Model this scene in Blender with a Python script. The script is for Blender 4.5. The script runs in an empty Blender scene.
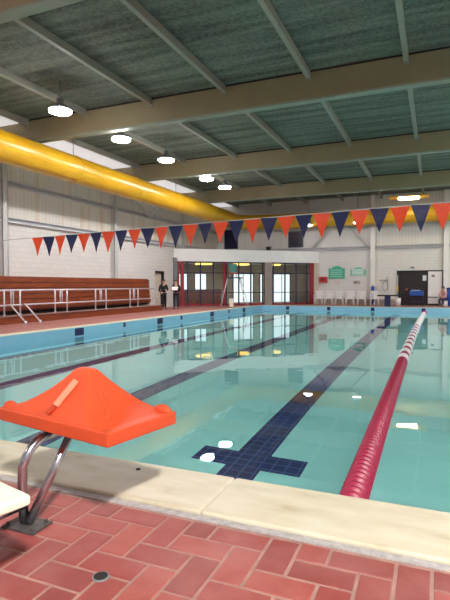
import bpy, bmesh, math, random
from mathutils import Vector, Matrix
random.seed(7)
PI = math.pi
S = bpy.context.scene
C = S.collection
# ------------------------------------------------------------------ camera
F_PX, YAW, PITCH, ROLL = 493.0, 0.403, -0.0301, -0.0022
cam_d = bpy.data.cameras.new('camera'); cam = bpy.data.objects.new('camera', cam_d); C.objects.link(cam)
cam_d.sensor_fit = 'VERTICAL'; cam_d.sensor_height = 24.0; cam_d.lens = F_PX / 600 * 24.0
cam_d.clip_start = 0.05; cam_d.clip_end = 300
fw = Vector((-math.sin(YAW) * math.cos(PITCH), math.cos(YAW) * math.cos(PITCH), math.sin(PITCH)))
r0 = Vector((math.cos(YAW), math.sin(YAW), 0)); u0 = r0.cross(fw)
rt = r0 * math.cos(ROLL) + u0 * math.sin(ROLL); up = u0 * math.cos(ROLL) - r0 * math.sin(ROLL)
M = Matrix((rt, up, -fw)).transposed().to_4x4(); M.translation = (0, 0, 1.3)
cam.matrix_world = M
S.camera = cam
# ------------------------------------------------------------------ world, exposure
w = bpy.data.worlds.new('world'); S.world = w; w.use_nodes = True
bg = w.node_tree.nodes['Background']; bg.inputs[0].default_value = (0.95, 0.98, 1.0, 1); bg.inputs[1].default_value = 0.2
S.view_settings.view_transform = 'Standard'; S.view_settings.look = 'None'
S.view_settings.exposure = 0.95; S.view_settings.gamma = 1.0; S.view_settings.use_curve_mapping = False
S.cycles.use_denoising = True
S.cycles.max_bounces = 10; S.cycles.transmission_bounces = 8; S.cycles.diffuse_bounces = 4; S.cycles.transparent_max_bounces = 12
S.cycles.sample_clamp_indirect = 30.0
LAMP = 86.0

# ------------------------------------------------------------------ materials
def lin(c):
    c = c / 255.0
    return c / 12.92 if c <= 0.04045 else ((c + 0.055) / 1.055) ** 2.4
def rgb(r, g, b): return (lin(r), lin(g), lin(b), 1)
def mat(name, col, rough=0.6, metal=0.0, var=0.0, scale=6.0, bump=0.0, bscale=40.0, spec=0.5, emit=None):
    m = bpy.data.materials.new(name); m.use_nodes = True
    nt = m.node_tree; b = nt.nodes['Principled BSDF']
    b.inputs['Base Color'].default_value = col; b.inputs['Roughness'].default_value = rough; b.inputs['Metallic'].default_value = metal
    b.inputs['Specular IOR Level'].default_value = spec
    tc = nt.nodes.new('ShaderNodeTexCoord')
    if var > 0:
        n = nt.nodes.new('ShaderNodeTexNoise'); n.inputs['Scale'].default_value = scale; n.inputs['Detail'].default_value = 5
        nt.links.new(tc.outputs['Object'], n.inputs['Vector'])
        r = nt.nodes.new('ShaderNodeValToRGB'); e = r.color_ramp.elements
        e[0].position = 0.3; e[1].position = 0.7
        e[0].color = tuple(c * (1 - var) for c in col[:3]) + (1,); e[1].color = tuple(min(1, c * (1 + var * .6)) for c in col[:3]) + (1,)
        nt.links.new(n.outputs['Fac'], r.inputs['Fac']); nt.links.new(r.outputs['Color'], b.inputs['Base Color'])
    if bump > 0:
        n2 = nt.nodes.new('ShaderNodeTexNoise'); n2.inputs['Scale'].default_value = bscale
        nt.links.new(tc.outputs['Object'], n2.inputs['Vector'])
        bp = nt.nodes.new('ShaderNodeBump'); bp.inputs['Strength'].default_value = bump; bp.inputs['Distance'].default_value = 0.01
        nt.links.new(n2.outputs['Fac'], bp.inputs['Height']); nt.links.new(bp.outputs['Normal'], b.inputs['Normal'])
    if emit:
        b.inputs['Emission Color'].default_value = emit[0]; b.inputs['Emission Strength'].default_value = emit[1]
    return m
def nodes(m): return m.node_tree, m.node_tree.nodes['Principled BSDF']
def mixcol(nt, fac, a, b_, blend='MIX'):
    x = nt.nodes.new('ShaderNodeMix'); x.data_type = 'RGBA'; x.blend_type = blend
    for s, v in ((0, fac), (6, a), (7, b_)):
        if hasattr(v, 'links'): nt.links.new(v, x.inputs[s])
        else: x.inputs[s].default_value = v
    return x.outputs[2]
def ramp(nt, src, stops):
    r = nt.nodes.new('ShaderNodeValToRGB'); e = r.color_ramp.elements
    while len(e) < len(stops): e.new(0.5)
    for i, (p, c) in enumerate(stops): e[i].position = p; e[i].color = c
    nt.links.new(src, r.inputs['Fac']); return r.outputs['Color']
def mapped(nt, scale=(1, 1, 1), rot=(0, 0, 0), loc=(0, 0, 0)):
    tc = nt.nodes.new('ShaderNodeTexCoord'); mp = nt.nodes.new('ShaderNodeMapping')
    mp.inputs['Scale'].default_value = scale; mp.inputs['Rotation'].default_value = rot; mp.inputs['Location'].default_value = loc
    nt.links.new(tc.outputs['Object'], mp.inputs['Vector']); return mp.outputs['Vector']
def noise(nt, vec, scale, detail=4):
    n = nt.nodes.new('ShaderNodeTexNoise'); n.inputs['Scale'].default_value = scale; n.inputs['Detail'].default_value = detail
    nt.links.new(vec, n.inputs['Vector']); return n.outputs['Fac']
def brick_node(nt, vec, c1, c2, cm, bw, rh, mortar, off=0.5):
    b = nt.nodes.new('ShaderNodeTexBrick'); b.offset = off
    b.inputs['Color1'].default_value = c1; b.inputs['Color2'].default_value = c2; b.inputs['Mortar'].default_value = cm
    b.inputs['Scale'].default_value = 1; b.inputs['Mortar Size'].default_value = mortar; b.inputs['Brick Width'].default_value = bw
    b.inputs['Row Height'].default_value = rh; b.inputs['Mortar Smooth'].default_value = 0.1
    nt.links.new(vec, b.inputs['Vector']); return b

WHITE = (1, 1, 1, 1); BLACK = (0, 0, 0, 1)
# bricks by the pool edge: one tone per brick
m_brick = mat('red_brick', rgb(176, 84, 76), 0.55, bump=0.25, bscale=60)
nt, b = nodes(m_brick)
geo = nt.nodes.new('ShaderNodeNewGeometry')
c1 = ramp(nt, geo.outputs['Random Per Island'], [(0.0, rgb(122, 50, 44)), (0.5, rgb(148, 60, 54)), (1.0, rgb(168, 80, 70))])
v = mapped(nt)
c2 = mixcol(nt, noise(nt, v, 9, 6), rgb(112, 48, 46), rgb(180, 108, 98))
hz = ramp(nt, noise(nt, mapped(nt), 1.7, 6), [(0.45, BLACK), (0.8, (0.32, 0.32, 0.32, 1))])
nt.links.new(mixcol(nt, hz, mixcol(nt, 0.4, c1, c2), rgb(206, 158, 152)), b.inputs['Base Color'])
m_grout = mat('brick_grout', rgb(166, 128, 116), 0.8, var=0.2, scale=12)
m_joint = mat('expansion_joint', rgb(176, 170, 166), 0.8, var=0.25, scale=25)
m_dark = mat('dark_gap', rgb(38, 34, 34), 0.8)
# brick deck in the distance
m_deck = mat('brick_deck', rgb(150, 88, 78), 0.5)
nt, b = nodes(m_deck)
bn = brick_node(nt, mapped(nt), rgb(150, 84, 76), rgb(172, 104, 94), rgb(168, 132, 122), 0.3, 0.15, 0.012)
nt.links.new(mixcol(nt, 0.3, bn.outputs['Color'], mixcol(nt, noise(nt, mapped(nt), 1.5), rgb(140, 84, 78), rgb(196, 140, 130))), b.inputs['Base Color'])
# cream coping
m_coping = mat('cream_coping', rgb(226, 219, 194), 0.5)
nt, b = nodes(m_coping)
st = ramp(nt, noise(nt, mapped(nt, (1, 3, 1)), 3.0, 7), [(0.35, rgb(216, 209, 186)), (0.62, rgb(206, 196, 168)), (0.8, rgb(176, 158, 122))])
nt.links.new(st, b.inputs['Base Color'])
m_tileblue = mat('light_blue_tile', rgb(120, 190, 228), 0.25)
nt, b = nodes(m_tileblue)
mk = mapped(nt, rot=(PI / 2, 0, 0))
nt.links.new(mixcol(nt, 0.35, rgb(150, 212, 240), mixcol(nt, noise(nt, mapped(nt), 2.2), rgb(110, 190, 230), rgb(195, 230, 244))), b.inputs['Base Color'])
m_navytile = mat('navy_tile', rgb(24, 34, 92), 0.4)
nt, b = nodes(m_navytile)
bn = brick_node(nt, mapped(nt, loc=(0.03, 0.0, 0)), rgb(20, 30, 92), rgb(28, 40, 108), rgb(70, 96, 150), 0.15, 0.15, 0.010, 0.0)
nt.links.new(bn.outputs['Color'], b.inputs['Base Color'])
m_pool = mat('pool_plaster', rgb(172, 243, 238), 0.6, var=0.06, scale=0.6)
# water
m_water = bpy.data.materials.new('pool_water'); m_water.use_nodes = True
nt = m_water.node_tree; nt.nodes.remove(nt.nodes['Principled BSDF'])
out = nt.nodes['Material Output']
gl = nt.nodes.new('ShaderNodeBsdfGlass'); gl.inputs['IOR'].default_value = 1.333; gl.inputs['Roughness'].default_value = 0.0
gl.inputs['Color'].default_value = (0.95, 0.998, 0.99, 1)
bp = nt.nodes.new('ShaderNodeBump'); bp.inputs['Strength'].default_value = 0.12; bp.inputs['Distance'].default_value = 0.02
nv = noise(nt, mapped(nt, (1, 1, 1)), 1.3, 2)
nt.links.new(nv, bp.inputs['Height']); nt.links.new(bp.outputs['Normal'], gl.inputs['Normal']); nt.links.new(gl.outputs[0], out.inputs['Surface'])
# walls
def block_wall(name, axis, rust):
    m = mat(name, rgb(214, 208, 198), 0.7)
    nt, b = nodes(m)
    rot = (PI / 2, 0, 0) if axis == 'y' else (PI / 2, 0, PI / 2)
    tc = nt.nodes.new('ShaderNodeTexCoord'); sp = nt.nodes.new('ShaderNodeSeparateXYZ'); cb = nt.nodes.new('ShaderNodeCombineXYZ')
    nt.links.new(tc.outputs['Object'], sp.inputs[0])
    nt.links.new(sp.outputs['X' if axis == 'y' else 'Y'], cb.inputs['X']); nt.links.new(sp.outputs['Z'], cb.inputs['Y'])
    bn = brick_node(nt, cb.outputs[0], *((rgb(222, 218, 211), rgb(217, 213, 206), rgb(205, 201, 195)) if rust else (rgb(232, 229, 224), rgb(228, 225, 220), rgb(218, 215, 210))), 0.4, 0.2, 0.010)
    # corrugated sheeting above the block work, rust streaks on it
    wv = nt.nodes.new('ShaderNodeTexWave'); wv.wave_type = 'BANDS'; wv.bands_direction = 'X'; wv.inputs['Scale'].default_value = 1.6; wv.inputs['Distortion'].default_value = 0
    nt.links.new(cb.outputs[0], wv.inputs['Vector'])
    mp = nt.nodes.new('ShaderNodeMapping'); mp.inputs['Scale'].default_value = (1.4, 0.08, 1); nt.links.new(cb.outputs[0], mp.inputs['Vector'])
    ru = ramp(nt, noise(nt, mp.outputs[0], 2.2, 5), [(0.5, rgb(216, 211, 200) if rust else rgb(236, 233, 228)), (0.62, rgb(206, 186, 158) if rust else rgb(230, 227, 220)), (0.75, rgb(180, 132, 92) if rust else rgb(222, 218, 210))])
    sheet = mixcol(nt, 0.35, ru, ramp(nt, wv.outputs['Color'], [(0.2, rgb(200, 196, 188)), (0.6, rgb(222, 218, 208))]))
    gt = nt.nodes.new('ShaderNodeMath'); gt.operation = 'GREATER_THAN'; gt.inputs[1].default_value = 3.75
    nt.links.new(sp.outputs['Z'], gt.inputs[0])
    nt.links.new(mixcol(nt, gt.outputs[0], bn.outputs['Color'], sheet), b.inputs['Base Color'])
    return m
m_wall_l = block_wall('left_wall_block_and_sheet', 'x', 1)
m_wall_f = block_wall('far_wall_block_and_sheet', 'y', 0)
m_white = mat('white_paint', rgb(244, 242, 238), 0.6, var=0.04, scale=2)
m_cream = mat('cream_paint', rgb(206, 196, 176), 0.6, var=0.05, scale=2)
m_col = mat('column_paint', rgb(200, 198, 194), 0.5, var=0.05, scale=3)
m_girt = mat('girt_paint', rgb(198, 198, 200), 0.5, var=0.05, scale=3)
# roof
m_deckroof = mat('roof_deck_board', rgb(82, 88, 82), 0.85)
nt, b = nodes(m_deckroof)
mt_ = noise(nt, mapped(nt), 14, 8)
bands = noise(nt, mapped(nt, (0.25, 3.2, 1)), 1.0, 3)
cA = ramp(nt, mt_, [(0.32, rgb(56, 62, 56)), (0.68, rgb(134, 140, 124))])
cB = ramp(nt, bands, [(0.35, rgb(62, 70, 62)), (0.65, rgb(142, 148, 134))])
nt.links.new(mixcol(nt, 0.5, cA, cB), b.inputs['Base Color'])
m_beam = mat('beam_paint', rgb(152, 140, 108), 0.55, var=0.08, scale=1.2)
m_flange = mat('beam_flange_lit', rgb(150, 156, 138), 0.5, var=0.05, scale=2)  # pale green carries light from the water on the beam undersides
m_purlin = mat('purlin_paint', rgb(160, 157, 142), 0.55, var=0.06, scale=2)
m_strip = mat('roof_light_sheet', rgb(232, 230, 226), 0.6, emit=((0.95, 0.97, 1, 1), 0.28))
m_duct = mat('yellow_duct_metal', rgb(222, 168, 28), 0.3, metal=0.0, var=0.05, scale=0.8, spec=0.6)
m_wood = mat('red_brown_board', rgb(142, 58, 26), 0.42)
nt, b = nodes(m_wood)
wn = noise(nt, mapped(nt, (6, 0.7, 14)), 2.5, 6)
nt.links.new(ramp(nt, wn, [(0.3, rgb(104, 42, 12)), (0.7, rgb(150, 70, 26))]), b.inputs['Base Color'])
m_steel = mat('stainless_steel', rgb(196, 196, 204), 0.22, metal=1.0)
m_plate = mat('dull_plate_metal', rgb(92, 88, 86), 0.6, metal=0.4, var=0.4, scale=30)
m_rail = mat('pale_rail_metal', rgb(214, 214, 220), 0.3, metal=0.3)
m_orange = mat('orange_plastic', rgb(212, 80, 42), 0.5, var=0.07, scale=7, bump=0.05, bscale=30, spec=0.35)
m_orange3 = mat('dark_orange_plastic', rgb(190, 56, 24), 0.5)
m_orange2 = mat('pale_orange_plastic', rgb(244, 150, 118), 0.45)
m_tread = mat('cream_fibreglass', rgb(236, 232, 208), 0.5, var=0.03, scale=5)
m_flago = mat('orange_vinyl', rgb(240, 76, 30), 0.5, var=0.04, scale=4)
m_flagn = mat('navy_vinyl', rgb(22, 30, 80), 0.5, var=0.05, scale=4)
m_cord = mat('white_cord', rgb(210, 210, 206), 0.7)
m_crim = mat('crimson_plastic', rgb(164, 30, 68), 0.42, var=0.08, scale=9)
m_maroon = mat('maroon_plastic', rgb(150, 34, 70), 0.4, var=0.08, scale=9)
m_fwhite = mat('white_plastic', rgb(240, 238, 236), 0.35)
m_magenta = mat('magenta_plastic', rgb(190, 40, 130), 0.4)
m_redframe = mat('red_frame_paint', rgb(150, 34, 44), 0.45, var=0.05)
m_navyframe = mat('navy_frame_paint', rgb(34, 30, 74), 0.45)
m_black = mat('black_cloth', rgb(22, 22, 26), 0.8, var=0.15, scale=12)
m_blackp = mat('black_plastic', rgb(20, 20, 24), 0.45)
m_navyp = mat('navy_plastic', rgb(28, 36, 88), 0.45)
m_blue = mat('blue_plastic', rgb(44, 86, 176), 0.4)
m_skin = mat('skin', rgb(206, 158, 132), 0.55)
m_hair = mat('dark_hair', rgb(24, 20, 20), 0.6)
m_pink = mat('pink_cloth', rgb(226, 170, 172), 0.8)
m_green = mat('green_sign_paint', rgb(70, 184, 150), 0.5)
m_greenlite = mat('pale_green_sign_paint', rgb(170, 220, 200), 0.5)
m_redbox = mat('red_paint', rgb(196, 34, 36), 0.4)
m_doordark = mat('dark_brown_door', rgb(44, 34, 36), 0.45, var=0.1, scale=3)
m_winnavy = mat('dark_window', rgb(30, 32, 62), 0.2)
m_counter = mat('counter_wood', rgb(150, 78, 44), 0.4, var=0.15, scale=4)
m_amber = mat('amber_reflector', rgb(236, 170, 50), 0.3)
m_teal = mat('teal_cloth', rgb(70, 140, 130), 0.7)
m_yel = mat('yellow_plastic', rgb(236, 200, 80), 0.5)
m_grey = mat('grey_paint', rgb(120, 120, 124), 0.5)
m_paper = mat('white_paper', rgb(244, 244, 242), 0.8)
def emis(name, col, s):
    m = mat(name, col, 0.4); nt, b = nodes(m)
    b.inputs['Emission Color'].default_value = col; b.inputs['Emission Strength'].default_value = s
    return m
m_lens = emis('lamp_lens', (1.0, 0.95, 0.97, 1), LAMP)
m_flood = emis('flood_lamp_lens', (1.0, 0.96, 0.94, 1), 470)
m_lens2 = emis('low_lamp_lens', (1.0, 0.90, 1.0, 1), 10)
m_lensw = emis('warm_lamp_lens', (1.0, 0.86, 0.55, 1), 14)
m_lob = emis('lobby_lamp_lens', (1.0, 0.62, 0.12, 1), 1.5)
m_daypane = emis('daylit_pane', (0.92, 0.97, 1.0, 1), 0.6)
m_glass = bpy.data.materials.new('clear_glass'); m_glass.use_nodes = True
nt = m_glass.node_tree; nt.nodes.remove(nt.nodes['Principled BSDF'])
tr = nt.nodes.new('ShaderNodeBsdfTransparent'); tr.inputs[0].default_value = (0.9, 0.95, 0.95, 1)
gs = nt.nodes.new('ShaderNodeBsdfGlossy'); gs.inputs['Roughness'].default_value = 0.02
fr = nt.nodes.new('ShaderNodeFresnel'); fr.inputs[0].default_value = 1.45
mx = nt.nodes.new('ShaderNodeMixShader')
nt.links.new(fr.outputs[0], mx.inputs[0]); nt.links.new(tr.outputs[0], mx.inputs[1]); nt.links.new(gs.outputs[0], mx.inputs[2])
nt.links.new(mx.outputs[0], nt.nodes['Material Output'].inputs['Surface'])

# ------------------------------------------------------------------ geometry helpers
def box(bm, x0, x1, y0, y1, z0, z1, mi=0, mtx=None):
    vs = [bm.verts.new(((x1 if i & 1 else x0), (y1 if i & 2 else y0), (z1 if i & 4 else z0))) for i in range(8)]
    if mtx:
        for v_ in vs: v_.co = mtx @ v_.co
    for q in ((0, 2, 3, 1), (4, 5, 7, 6), (0, 1, 5, 4), (2, 6, 7, 3), (0, 4, 6, 2), (1, 3, 7, 5)):
        f = bm.faces.new([vs[i] for i in q]); f.material_index = mi
    return vs
def tube(bm, pts, r, n=10, mi=0, cap=True):
    pts = [Vector(p) for p in pts]; rings = []
    ref = None
    for i, p in enumerate(pts):
        d = (pts[min(i + 1, len(pts) - 1)] - pts[max(i - 1, 0)]).normalized()
        if ref is None or abs(ref.dot(d)) > 0.98: ref = Vector((0, 0, 1)) if abs(d.z) < 0.9 else Vector((1, 0, 0))
        a = d.cross(ref).normalized(); b_ = d.cross(a); ref = -b_ if False else ref
        rr = r[i] if isinstance(r, (list, tuple)) else r
        rings.append([bm.verts.new(p + (a * math.cos(2 * PI * k / n) + b_ * math.sin(2 * PI * k / n)) * rr) for k in range(n)])
    for A, B in zip(rings, rings[1:]):
        for k in range(n):
            f = bm.faces.new((A[k], A[(k + 1) % n], B[(k + 1) % n], B[k])); f.material_index = mi; f.smooth = True
    if cap:
        for R_ in (rings[0], rings[-1]):
            f = bm.faces.new(R_); f.material_index = mi
def cyl(bm, c, r, z0, z1, n=20, r2=None, mi=0):
    r2 = r if r2 is None else r2
    A = [bm.verts.new((c[0] + r * math.cos(2 * PI * k / n), c[1] + r * math.sin(2 * PI * k / n), z0)) for k in range(n)]
    B = [bm.verts.new((c[0] + r2 * math.cos(2 * PI * k / n), c[1] + r2 * math.sin(2 * PI * k / n), z1)) for k in range(n)]
    for k in range(n):
        f = bm.faces.new((A[k], A[(k + 1) % n], B[(k + 1) % n], B[k])); f.material_index = mi; f.smooth = n > 8
    bm.faces.new(A).material_index = mi; bm.faces.new(B).material_index = mi
def prism(bm, poly, z0, z1, mi=0):
    A = [bm.verts.new((x, y, z0)) for x, y in poly]; B = [bm.verts.new((x, y, z1)) for x, y in poly]; n = len(poly)
    for k in range(n): bm.faces.new((A[k], A[(k + 1) % n], B[(k + 1) % n], B[k])).material_index = mi
    bm.faces.new(A).material_index = mi; bm.faces.new(B).material_index = mi
def link(name, bm, mats, parent=None, bevel=0.0, seg=2, smooth=False):
    bmesh.ops.recalc_face_normals(bm, faces=bm.faces)
    me = bpy.data.meshes.new(name); bm.to_mesh(me); bm.free()
    for m in (mats if isinstance(mats, (list, tuple)) else [mats]): me.materials.append(m)
    o = bpy.data.objects.new(name, me); C.objects.link(o)
    if parent: o.parent = parent
    if smooth:
        for p in me.polygons: p.use_smooth = True
    if bevel > 0:
        md = o.modifiers.new('bevel', 'BEVEL'); md.width = bevel; md.segments = seg; md.limit_method = 'ANGLE'
    return o
def struct(name, bm, mats, parent=None, **k):
    o = link(name, bm, mats, parent, **k)
    if not parent: o['kind'] = 'structure'
    return o
def tag(o, label, cat, group=None, kind=None):
    o['label'] = label; o['category'] = cat
    if group: o['group'] = group
    if kind: o['kind'] = kind
    return o
def thing(name, label, cat, loc=(0, 0, 0), rz=0, group=None):
    o = bpy.data.objects.new(name, None); o.empty_display_size = 0.1; C.objects.link(o)
    o.location = loc; o.rotation_euler = (0, 0, rz)
    return tag(o, label, cat, group)
def dup(root, loc, rz=None, label=None):
    r = root.copy(); C.objects.link(r); r.location = loc
    if rz is not None: r.rotation_euler = (0, 0, rz)
    if label: r['label'] = label
    for ch in list(root.children):
        c = ch.copy(); C.objects.link(c); c.parent = r
        for g in list(ch.children):
            d = g.copy(); C.objects.link(d); d.parent = c
    return r
def bx(name, dims, m, parent=None, **k):
    bm = bmesh.new(); box(bm, *dims); return link(name, bm, m, parent, **k)

# ------------------------------------------------------------------ key dimensions (metres)
XL, XR, YN, YF = -10.3, 9.0, 3.04, 30.3          # pool edges
ZW, ZB = -0.3, -1.6                              # water surface, pool bottom
WL, WR, WF, WN = -14.8, 13.0, 33.3, -5.0         # room
ZC = 7.1
P1 = Vector((-14.8, 26.65)); PD = Vector((0.7474, 0.6644)); PN = Vector((0.6644, -0.7474))   # lobby screen: start, direction, normal to the pool
PL = (WF - P1.y) / PD.y
P2 = P1 + PD * PL

# ------------------------------------------------------------------ setting: floor and pool
bm = bmesh.new()
box(bm, WL, XL - 0.35, WN, WF, -0.3, 0.0); box(bm, XR + 0.35, WR, WN, WF, -0.3, 0.0)
box(bm, XL - 0.35, XR + 0.35, YF + 0.30, WF, -0.3, 0.0)
box(bm, XL - 0.35, -6.0, WN, 2.42, -0.3, 0.0); box(bm, 3.0, XR + 0.35, WN, 2.42, -0.3, 0.0); box(bm, -6.0, 3.0, WN, -0.6, -0.3, 0.0)
struct('floor', bm, m_deck)
bm = bmesh.new(); box(bm, -6.0, 3.0, -0.6, 2.42, -0.3, -0.004)
struct('floor_bed', bm, m_grout)
# herringbone bricks, square to the pool edge
bm = bmesh.new(); q = 0.152; g = 0.007
for i in range(-60, 40):
    for j in range(-60, 60):
        if (i - j) % 4 == 0: x0, y0, lx, ly = i, j, 2, 1
        elif (i - j) % 4 == 3: x0, y0, lx, ly = i, j, 1, 2
        else: continue
        ax, bx_, ay, by = x0 * q + g, (x0 + lx) * q - g, y0 * q + 2.40 - 22 * q + g, (y0 + ly) * q + 2.40 - 22 * q - g
        if ax < -6 or bx_ > 3 or ay < -0.6 or ay > 2.40: continue
        by = min(by, 2.40)
        if by - ay < 0.03: continue
        box(bm, ax, bx_, ay, by, -0.05, random.uniform(-0.0015, 0.0015))
struct('floor_bricks', bm, m_brick, bevel=0.006, seg=2)
bm = bmesh.new(); box(bm, -6.0, XR + .35, 2.42, 2.475, -0.2, 0.001); struct('trim_1', bm, m_joint)
bm = bmesh.new(); box(bm, -6.0, XR + .35, 2.475, 2.492, -0.2, -0.01); struct('trim_2', bm, m_dark)
# near coping in cast lengths
bm = bmesh.new(); xs = [XL - 0.35, -8.6, -6.1, -3.68, -1.22, 1.24, 3.7, 6.2, XR + 0.35]
for a, b_ in zip(xs, xs[1:]): box(bm, a + 0.002, b_ - 0.002, 2.492, YN, -0.3, 0.012)
struct('pool_coping', bm, m_coping, bevel=0.018, seg=3)
bm = bmesh.new()
box(bm, XL - 0.35, XL - 0.02, YN, YF + 0.30, -0.3, 0.004); box(bm, XR + 0.02, XR + 0.35, YN, YF + 0.30, -0.3, 0.004); box(bm, XL - 0.02, XR + 0.02, YF + 0.02, YF + 0.30, -0.3, 0.004)
struct('pool_coping', bm, m_coping, bevel=0.015)
# tiled faces above and below the water
def face(name, d, m): 
    bm = bmesh.new(); box(bm, *d); return struct(name, bm, m)
tl = face('pool_wall_left', (XL - 0.02, XL, YN, YF, ZB, -0.02), m_tileblue)
tf = face('pool_wall_far', (XL, XR, YF, YF + 0.02, ZB, -0.02), m_tileblue)
face('pool_wall_right', (XR, XR + 0.02, YN, YF, ZB, -0.02), m_tileblue)
face('pool_wall_near', (XL, XR, YN - 0.02, YN, ZB, -0.3), m_pool)
bm = bmesh.new(); box(bm, XL, XR, YN, YF, ZB - 0.1, ZB); struct('pool_floor', bm, m_pool)
for y, wd, z0 in ((12.45, .42, -.27), (17.4, .42, -.27), (22.5, .42, -.27), (27.0, .42, -.27), (19.25, .16, -.22), (24.7, .16, -.22), (14.9, .14, -.2)):
    link('marker_tile', (lambda b: (box(b, XL, XL + 0.012, y - wd / 2, y + wd / 2, z0, -0.04), b)[1])(bmesh.new()), m_navyp, tl, bevel=.004)
for x in (-8.6, -6.0, -3.4, -0.6, 2.0):
    link('marker_tile', (lambda b: (box(b, x - .1, x + .1, YF - 0.012, YF, -.26, -0.05), b)[1])(bmesh.new()), m_navyp, tf, bevel=.004)
# lane lines on the pool bottom: a stripe with a cross bar near each end
for x in (-9.9, -7.4, -4.7, -2.0, 0.98, 3.7, 6.4, 8.5):
    bm = bmesh.new(); hw = 0.21
    if x < -9.5: box(bm, x - 0.1, x + 0.25, YN, YF, ZB, ZB + 0.006)
    else:
        box(bm, x - hw, x + hw, YN + 1.0, YF - 1.0, ZB, ZB + 0.006)
        for y in (5.2, YF - 2.4):
            box(bm, x - 0.66, x - hw, y, y + 0.4, ZB, ZB + 0.006); box(bm, x + hw, x + 0.66, y, y + 0.4, ZB, ZB + 0.006)
    struct('lane_marking', bm, m_navytile)
bm = bmesh.new()
vs = [bm.verts.new(p) for p in ((XL, YN, ZW), (XR, YN, ZW), (XR, YF, ZW), (XL, YF, ZW))]; bm.faces.new(vs)
wat = struct('pool_water', bm, m_water)
if wat.data.polygons[0].normal.z < 0: wat.data.flip_normals()

# ------------------------------------------------------------------ setting: walls, roof
dY0, dY1, dZ = 24.48, 25.42, 2.12
bm = bmesh.new()
box(bm, WL - 0.2, WL, WN, dY0, 0, ZC); box(bm, WL - 0.2, WL, dY1, P1.y, 0, ZC)
box(bm, WL - 0.2, WL, dY0, dY1, dZ, ZC); box(bm, WL - 0.2, WL, P1.y, WF, 2.75, ZC)
struct('wall_left', bm, m_wall_l)
bm = bmesh.new()
fx0, fx1, fz = -2.26, 0.45, 2.2
box(bm, P2.x, fx0, WF, WF + 0.2, 0, ZC); box(bm, fx1, WR, WF, WF + 0.2, 0, ZC); box(bm, fx0, fx1, WF, WF + 0.2, fz, ZC)
box(bm, WL - 0.2, P2.x, WF, WF + 0.2, 2.75, ZC)
struct('wall_far', bm, m_wall_f)
bm = bmesh.new(); box(bm, WR, WR + 0.2, WN, WF, 0, 2.6); box(bm, WR, WR + 0.2, WN, WF, 6.2, ZC)
for k in range(9): box(bm, WR, WR + 0.2, WN + k * 4.75, WN + k * 4.75 + 0.3, 2.6, 6.2)
struct('wall_right', bm, m_white)
bm = bmesh.new(); box(bm, WL - 0.2, WR + 0.2, WN, WF + 0.2, ZC, ZC + 0.15); struct('ceiling', bm, m_deckroof)
BY = [-0.65, 6.9, 13.35, 20.35, 27.35]
for y in BY:
    bm = bmesh.new(); box(bm, WL, WR, y, y + 0.16, 6.36, ZC)
    o = struct('roof_beam', bm, m_beam, bevel=0.01)
    bm = bmesh.new(); box(bm, WL, WR, y - 0.02, y + 0.24, 6.30, 6.36); link('flange', bm, m_flange, o, bevel=0.008)
    bm = bmesh.new(); box(bm, WL, WR, y - 0.012, y, 7.055, ZC); link('painted_shadow_line', bm, m_dark, o)  # dark strip stands in for the shadow line under the roof deck
for k in range(-1, 10):
    x = -10.75 + 2.49 * k
    for y in BY + [WF]:
        if x > WR: continue
        y0 = BY[BY.index(y) - 1] + 0.16 if y in BY[1:] else (WN if y == BY[0] else BY[-1] + 0.16)
        y1 = y if y != WF else WF
        if y0 < WN: y0 = WN
        bm = bmesh.new(); box(bm, x, x + 0.12, y0, y1, 6.9, ZC)
        for yy, s in ((y0, 1), (y1, -1)): box(bm, x - 0.02, x + 0.14, yy, yy + s * 0.02, 6.84, 7.0)
        struct('roof_purlin', bm, m_purlin, bevel=0.008)
for y in BY + [WF]:
    bm = bmesh.new(); y0 = BY[BY.index(y) - 1] + 0.24 if y in BY[1:] else (WN if y == BY[0] else BY[-1] + 0.24)
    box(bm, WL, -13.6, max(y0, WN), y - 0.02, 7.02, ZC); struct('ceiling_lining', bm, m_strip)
# columns, girts, braces of the steel frame
for y in (6.55, 13.6, 20.45, 27.5):
    bm = bmesh.new(); z0 = 0 if y < P1.y else 3.6
    box(bm, WL, WL + 0.22, y - .13, y - .11, z0, ZC); box(bm, WL, WL + 0.22, y + .11, y + .13, z0, ZC); box(bm, WL + 0.10, WL + 0.12, y - .11, y + .11, z0, ZC)
    box(bm, WL + 0.2, WL + 0.22, y - .13, y + .13, z0, ZC)
    struct('steel_column', bm, m_col)
for z in (3.66, 5.02):
    bm = bmesh.new(); box(bm, WL, WL + 0.16, WN, WF, z, z + 0.03); box(bm, WL, WL + 0.16, WN, WF, z + 0.17, z + 0.2); box(bm, WL, WL + 0.03, WN, WF, z + .03, z + .17)
    struct('wall_girt', bm, m_girt)
for x in (-3.73, 0.6, 5.0):
    bm = bmesh.new(); box(bm, x - .14, x + .14, WF - 0.24, WF - 0.22, 0, ZC); box(bm, x - .14, x + .14, WF - 0.02, WF, 0, ZC); box(bm, x - .02, x + .02, WF - 0.22, WF - .02, 0, ZC)
    struct('steel_column', bm, m_white)
for z in (3.62, 5.5):
    bm = bmesh.new(); box(bm, WL, WR, WF - 0.16, WF, z, z + 0.03); box(bm, WL, WR, WF - 0.16, WF, z + .17, z + .2); box(bm, WL, WR, WF - 0.03, WF, z + .03, z + .17)
    struct('wall_girt', bm, m_girt)
for a, b_ in (((-7.6, 33.08, 3.8), (-5.95, 33.08, 5.9)), ((-5.9, 33.08, 5.9), (-4.0, 33.08, 3.8)), ((-14.6, 21.0, 6.6), (-14.6, 23.6, 5.1)), ((-14.6, 26.2, 6.6), (-14.6, 23.6, 5.1))):
    bm = bmesh.new(); tube(bm, [a, b_], 0.07, 8); struct('steel_brace', bm, m_col)
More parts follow.
